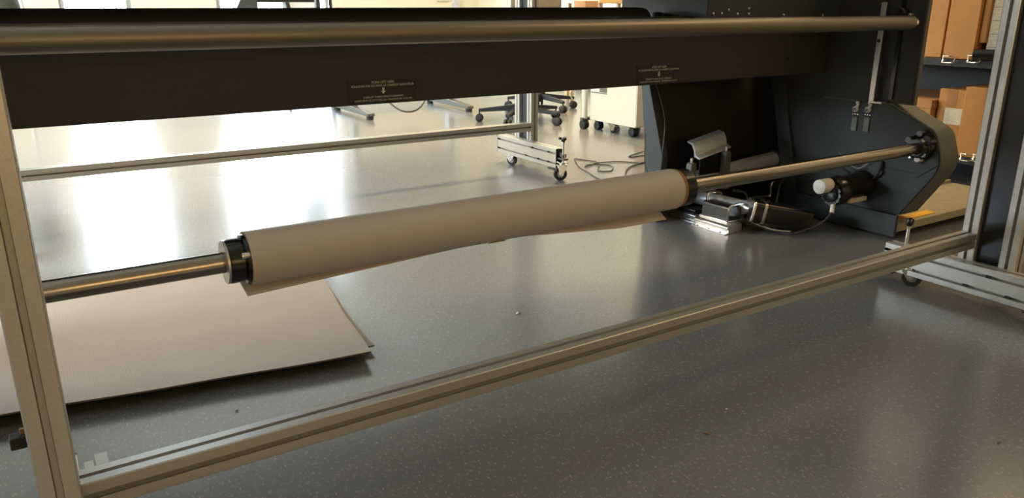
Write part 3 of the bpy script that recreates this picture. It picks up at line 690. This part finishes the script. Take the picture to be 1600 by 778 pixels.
# steel desk with T feet
dk = thing('work_desk', (2.75, 6.05, 0), 'grey work desk on long flat steel feet, behind the printer beam', 'desk')
for x in (2.30, 3.18):
    f = MB().prism([(5.66, .028), (6.44, .028), (6.44, .045), (6.10, .075), (6.0, .075), (5.66, .050)], 'x', x-.03, x+.03).build('desk_foot', 'arm_grey', dk, bevel=.003)
    for y in (5.69, 6.41): MB().cyl((x, y, 0), (x, y, .028), .028, 16).build('foot_glide', 'rubber', f)
    MB().box(x-.025, x+.025, 6.0, 6.08, .07, .72).build('desk_upright', 'frame', dk)
MB().box(1.45, 3.30, 5.70, 6.45, .72, .75).build('desk_top', 'fleece', dk, bevel=.004)
MB().box(2.30, 3.18, 6.02, 6.05, .35, .65).build('modesty_panel', 'frame', dk)
mn = thing('computer_monitor', (1.70, 6.1, .75), 'dark monitor seen from the side on the grey desk before the large window', 'monitor')
MB().box(-.28, .28, -.02, .02, .12, .48, Matrix.Translation((1.78, 6.1, .75))).build('screen', 'black_gloss', mn, bevel=.006)
MB().prism([(1.42, .75), (1.62, .75), (1.62, 1.0), (1.56, 1.0)], 'y', 6.05, 6.2).build('stand', 'blue_grey', mn, bevel=.004)
ar = thing('mesh_chair', (2.25, 6.9, 0), 'pale mesh-backed chair with black arms before the large window', 'chair')
for pts in ([(2.0, 6.75, .0), (2.03, 6.78, .4), (2.08, 6.8, .8), (1.98, 6.8, 1.1)], [(2.38, 6.75, .0), (2.37, 6.78, .4), (2.33, 6.8, .8), (2.36, 6.8, 1.1)], [(2.45, 6.8, .4), (2.44, 6.8, .9), (2.42, 6.8, 1.1)]):
    MB().tube(pts, .016, 10).build('chair_frame', 'black_gloss', ar)
MB().box(2.03, 2.36, 6.82, 6.835, .55, 1.1).build('backrest', 'fleece', ar)
MB().box(2.02, 2.38, 6.5, 6.82, .42, .46).build('seat', 'fleece', ar, bevel=.01)
# wooden counter and things on/near it
ct = thing('wooden_counter', (4.6, 5.2, 0), 'light wooden counter table beyond the black roll cover', 'table')
MB().box(4.36, 5.02, 5.48, 6.0, .864, .903).build('table_top', 'wood', ct, bevel=.003)
for (x, y) in [(4.38, 5.50), (4.96, 5.50), (4.38, 5.95), (4.96, 5.95)]: MB().box(x, x+.035, y, y+.035, 0, .864).build('leg', 'wood', ct)
MB().box(4.39, 4.99, 5.52, 5.98, .45, .48).build('lower_shelf', 'wood', ct)
tag(MB().box(4.45, 4.99, 5.55, 5.95, .9035, 1.25).build('brown_crate', 'darkwood', bevel=.004), 'dark brown crate standing on the wooden counter', 'crate')
stt = thing('side_table', (4.24, 5.5, 0), 'small wooden side table beside the wooden counter, carrying the brown carton', 'table')
MB().box(4.15, 4.335, 5.40, 5.62, .52, .55).build('table_top', 'wood', stt)
for x in (4.17, 4.315):
    for y in (5.42, 5.60): MB().box(x-.012, x+.012, y-.012, y+.012, 0, .52).build('leg', 'wood', stt)
tag(MB().box(4.17, 4.31, 5.43, 5.59, .5505, .885).build('brown_carton', 'core', bevel=.003), 'small brown carton beside the wooden counter top', 'carton')
# olive bag on a stool at the far left
bg_ = thing('canvas_bag', (.02, 6.9, .62), 'dark olive canvas bag with a pale strap above the beam end', 'bag')
MB().lathe((.0, 6.9, .62), (.0, 6.9, 1.1), [(0, .10), (.02, .14), (.2, .15), (.34, .12), (.42, .05)], 20).build('bag_body', 'olive', bg_)
MB().tube([(.14, 6.85, .62), (.15, 6.80, .80), (.12, 6.78, 1.0), (.05, 6.8, 1.1)], .014, 8).build('bag_strap', 'fleece', bg_)
st_ = thing('side_stool', (.0, 6.9, 0), 'plain pale stool carrying the olive bag, hidden behind the beam', 'stool')
MB().cyl((.0, 6.9, .58), (.0, 6.9, .6195), .17, 24).build('seat', 'cream', st_)
for i in range(4):
    a = i*PI/2+.7; MB().cyl((.12*math.cos(a), 6.9+.12*math.sin(a), 0), (.10*math.cos(a), 6.9+.10*math.sin(a), .58), .012, 10).build('leg', 'cream', st_)
# wall fittings
tag(MB().box(4.60, 4.76, YB-.03, YB, .895, 1.0).build('wall_outlet', 'cream', bevel=.004), 'cream outlet box on the yellow wall', 'outlet')
tag(MB().box(4.82, 4.90, YB-.04, YB, .10, 2.3).build('cable_duct', 'fleece', bevel=.004), 'pale grey vertical cable duct on the yellow wall', 'duct')

# ------------------------------------------------------------------ cables and scraps on the floor
tag(MB().tube([(2.669, 3.541, .004), (2.549, 3.333, .004), (2.50, 3.18, .004), (2.455, 3.06, .004), (2.44, 2.9, .004)], .0028, 6).build('floor_cable', 'cable'), 'thin dark cable curling past the foot caster of the far frame', 'cable', 'cables on the floor')
tag(MB().tube([(2.669, 3.541, .004), (2.72, 3.40, .004), (2.66, 3.30, .004), (2.574, 3.196, .004), (2.63, 3.16, .004), (2.72, 3.27, .004), (2.64, 3.36, .004), (2.578, 3.314, .004), (2.70, 3.36, .006), (2.84, 3.33, .004), (2.93, 3.22, .004), (3.1, 3.1, .004)], .003, 6).build('floor_cable', 'cable'), 'looped dark cable on the floor beside the printer leg', 'cable', 'cables on the floor')
tag(MB().tube([(2.60, 3.0, .004), (2.676, 3.092, .005), (2.786, 3.183, .006), (2.95, 3.24, .006), (3.1, 3.25, .004)], .0045, 6).build('floor_cable', 'cable'), 'thicker black cable arching off behind the paper roll', 'cable', 'cables on the floor')
tag(MB().tube([(3.3, 3.55, .004), (3.009, 3.443, .004), (2.99, 3.41, .004), (3.0, 3.40, .004), (3.3, 3.42, .004)], .003, 6).build('floor_cable', 'cable'), 'short cable bend on the floor below the cream cabinet', 'cable', 'cables on the floor')
MB().tube([(2.31, 6.03, .45), (2.40, 5.7, .20), (2.46, 5.45, .085), (2.62, 5.45, .10), (2.85, 5.7, .25), (3.17, 6.03, .45)], .006, 6).build('hanging_cord', 'cable', dk)
def scrap(x, y, s, m, label, name='paper_scrap'):
    b = MB(); r = random.Random(int(x*1000)); pts = []
    for i in range(6):
        a = i*PI/3; q = s*(.5+r.random()*.6); pts.append((x+math.cos(a)*q*1.6, y+math.sin(a)*q, .0012+r.random()*s*.5))
    b._add([(x, y, .003+s*.4)]+pts, [(0, i+1, (i+1) % 6+1) for i in range(6)])
    o = b.build(name, m, smooth=False); sm = o.modifiers.new('t', 'SOLIDIFY'); sm.thickness = .0006
    tag(o, label, 'scrap', 'scraps on the floor')
scrap(1.127, 1.744, .006, 'debris', 'white paper scrap on the grey floor between roll and bottom rail')
scrap(1.102, .981, .006, 'tan_leaf', 'brown scrap on the grey floor in front of the bottom rail', 'brown_scrap')
scrap(1.577, .639, .005, 'tan_leaf', 'small brown scrap near the lower edge of the floor, under the foot beam', 'brown_scrap')
scrap(1.213, 1.031, .0022, 'debris', 'tiny white crumb in front of the bottom rail')
scrap(.30, 1.60, .003, 'rubber', 'dark crumb in front of the cardboard sheet', 'dark_crumb')
# clear tape strips stuck on the floor by the post
for (x0, x1, y0, y1, l) in [(.018, .040, 1.53, 1.575, 'pale tape patch stuck to the floor beside the near post'), (-.002, .014, 1.515, 1.555, 'smaller tape patch touching the near post foot')]:
    tag(MB().box(x0, x1, y0, y1, .0, .0008).build('tape_patch', 'fleece', smooth=False), l, 'tape', 'tape patches on the floor')
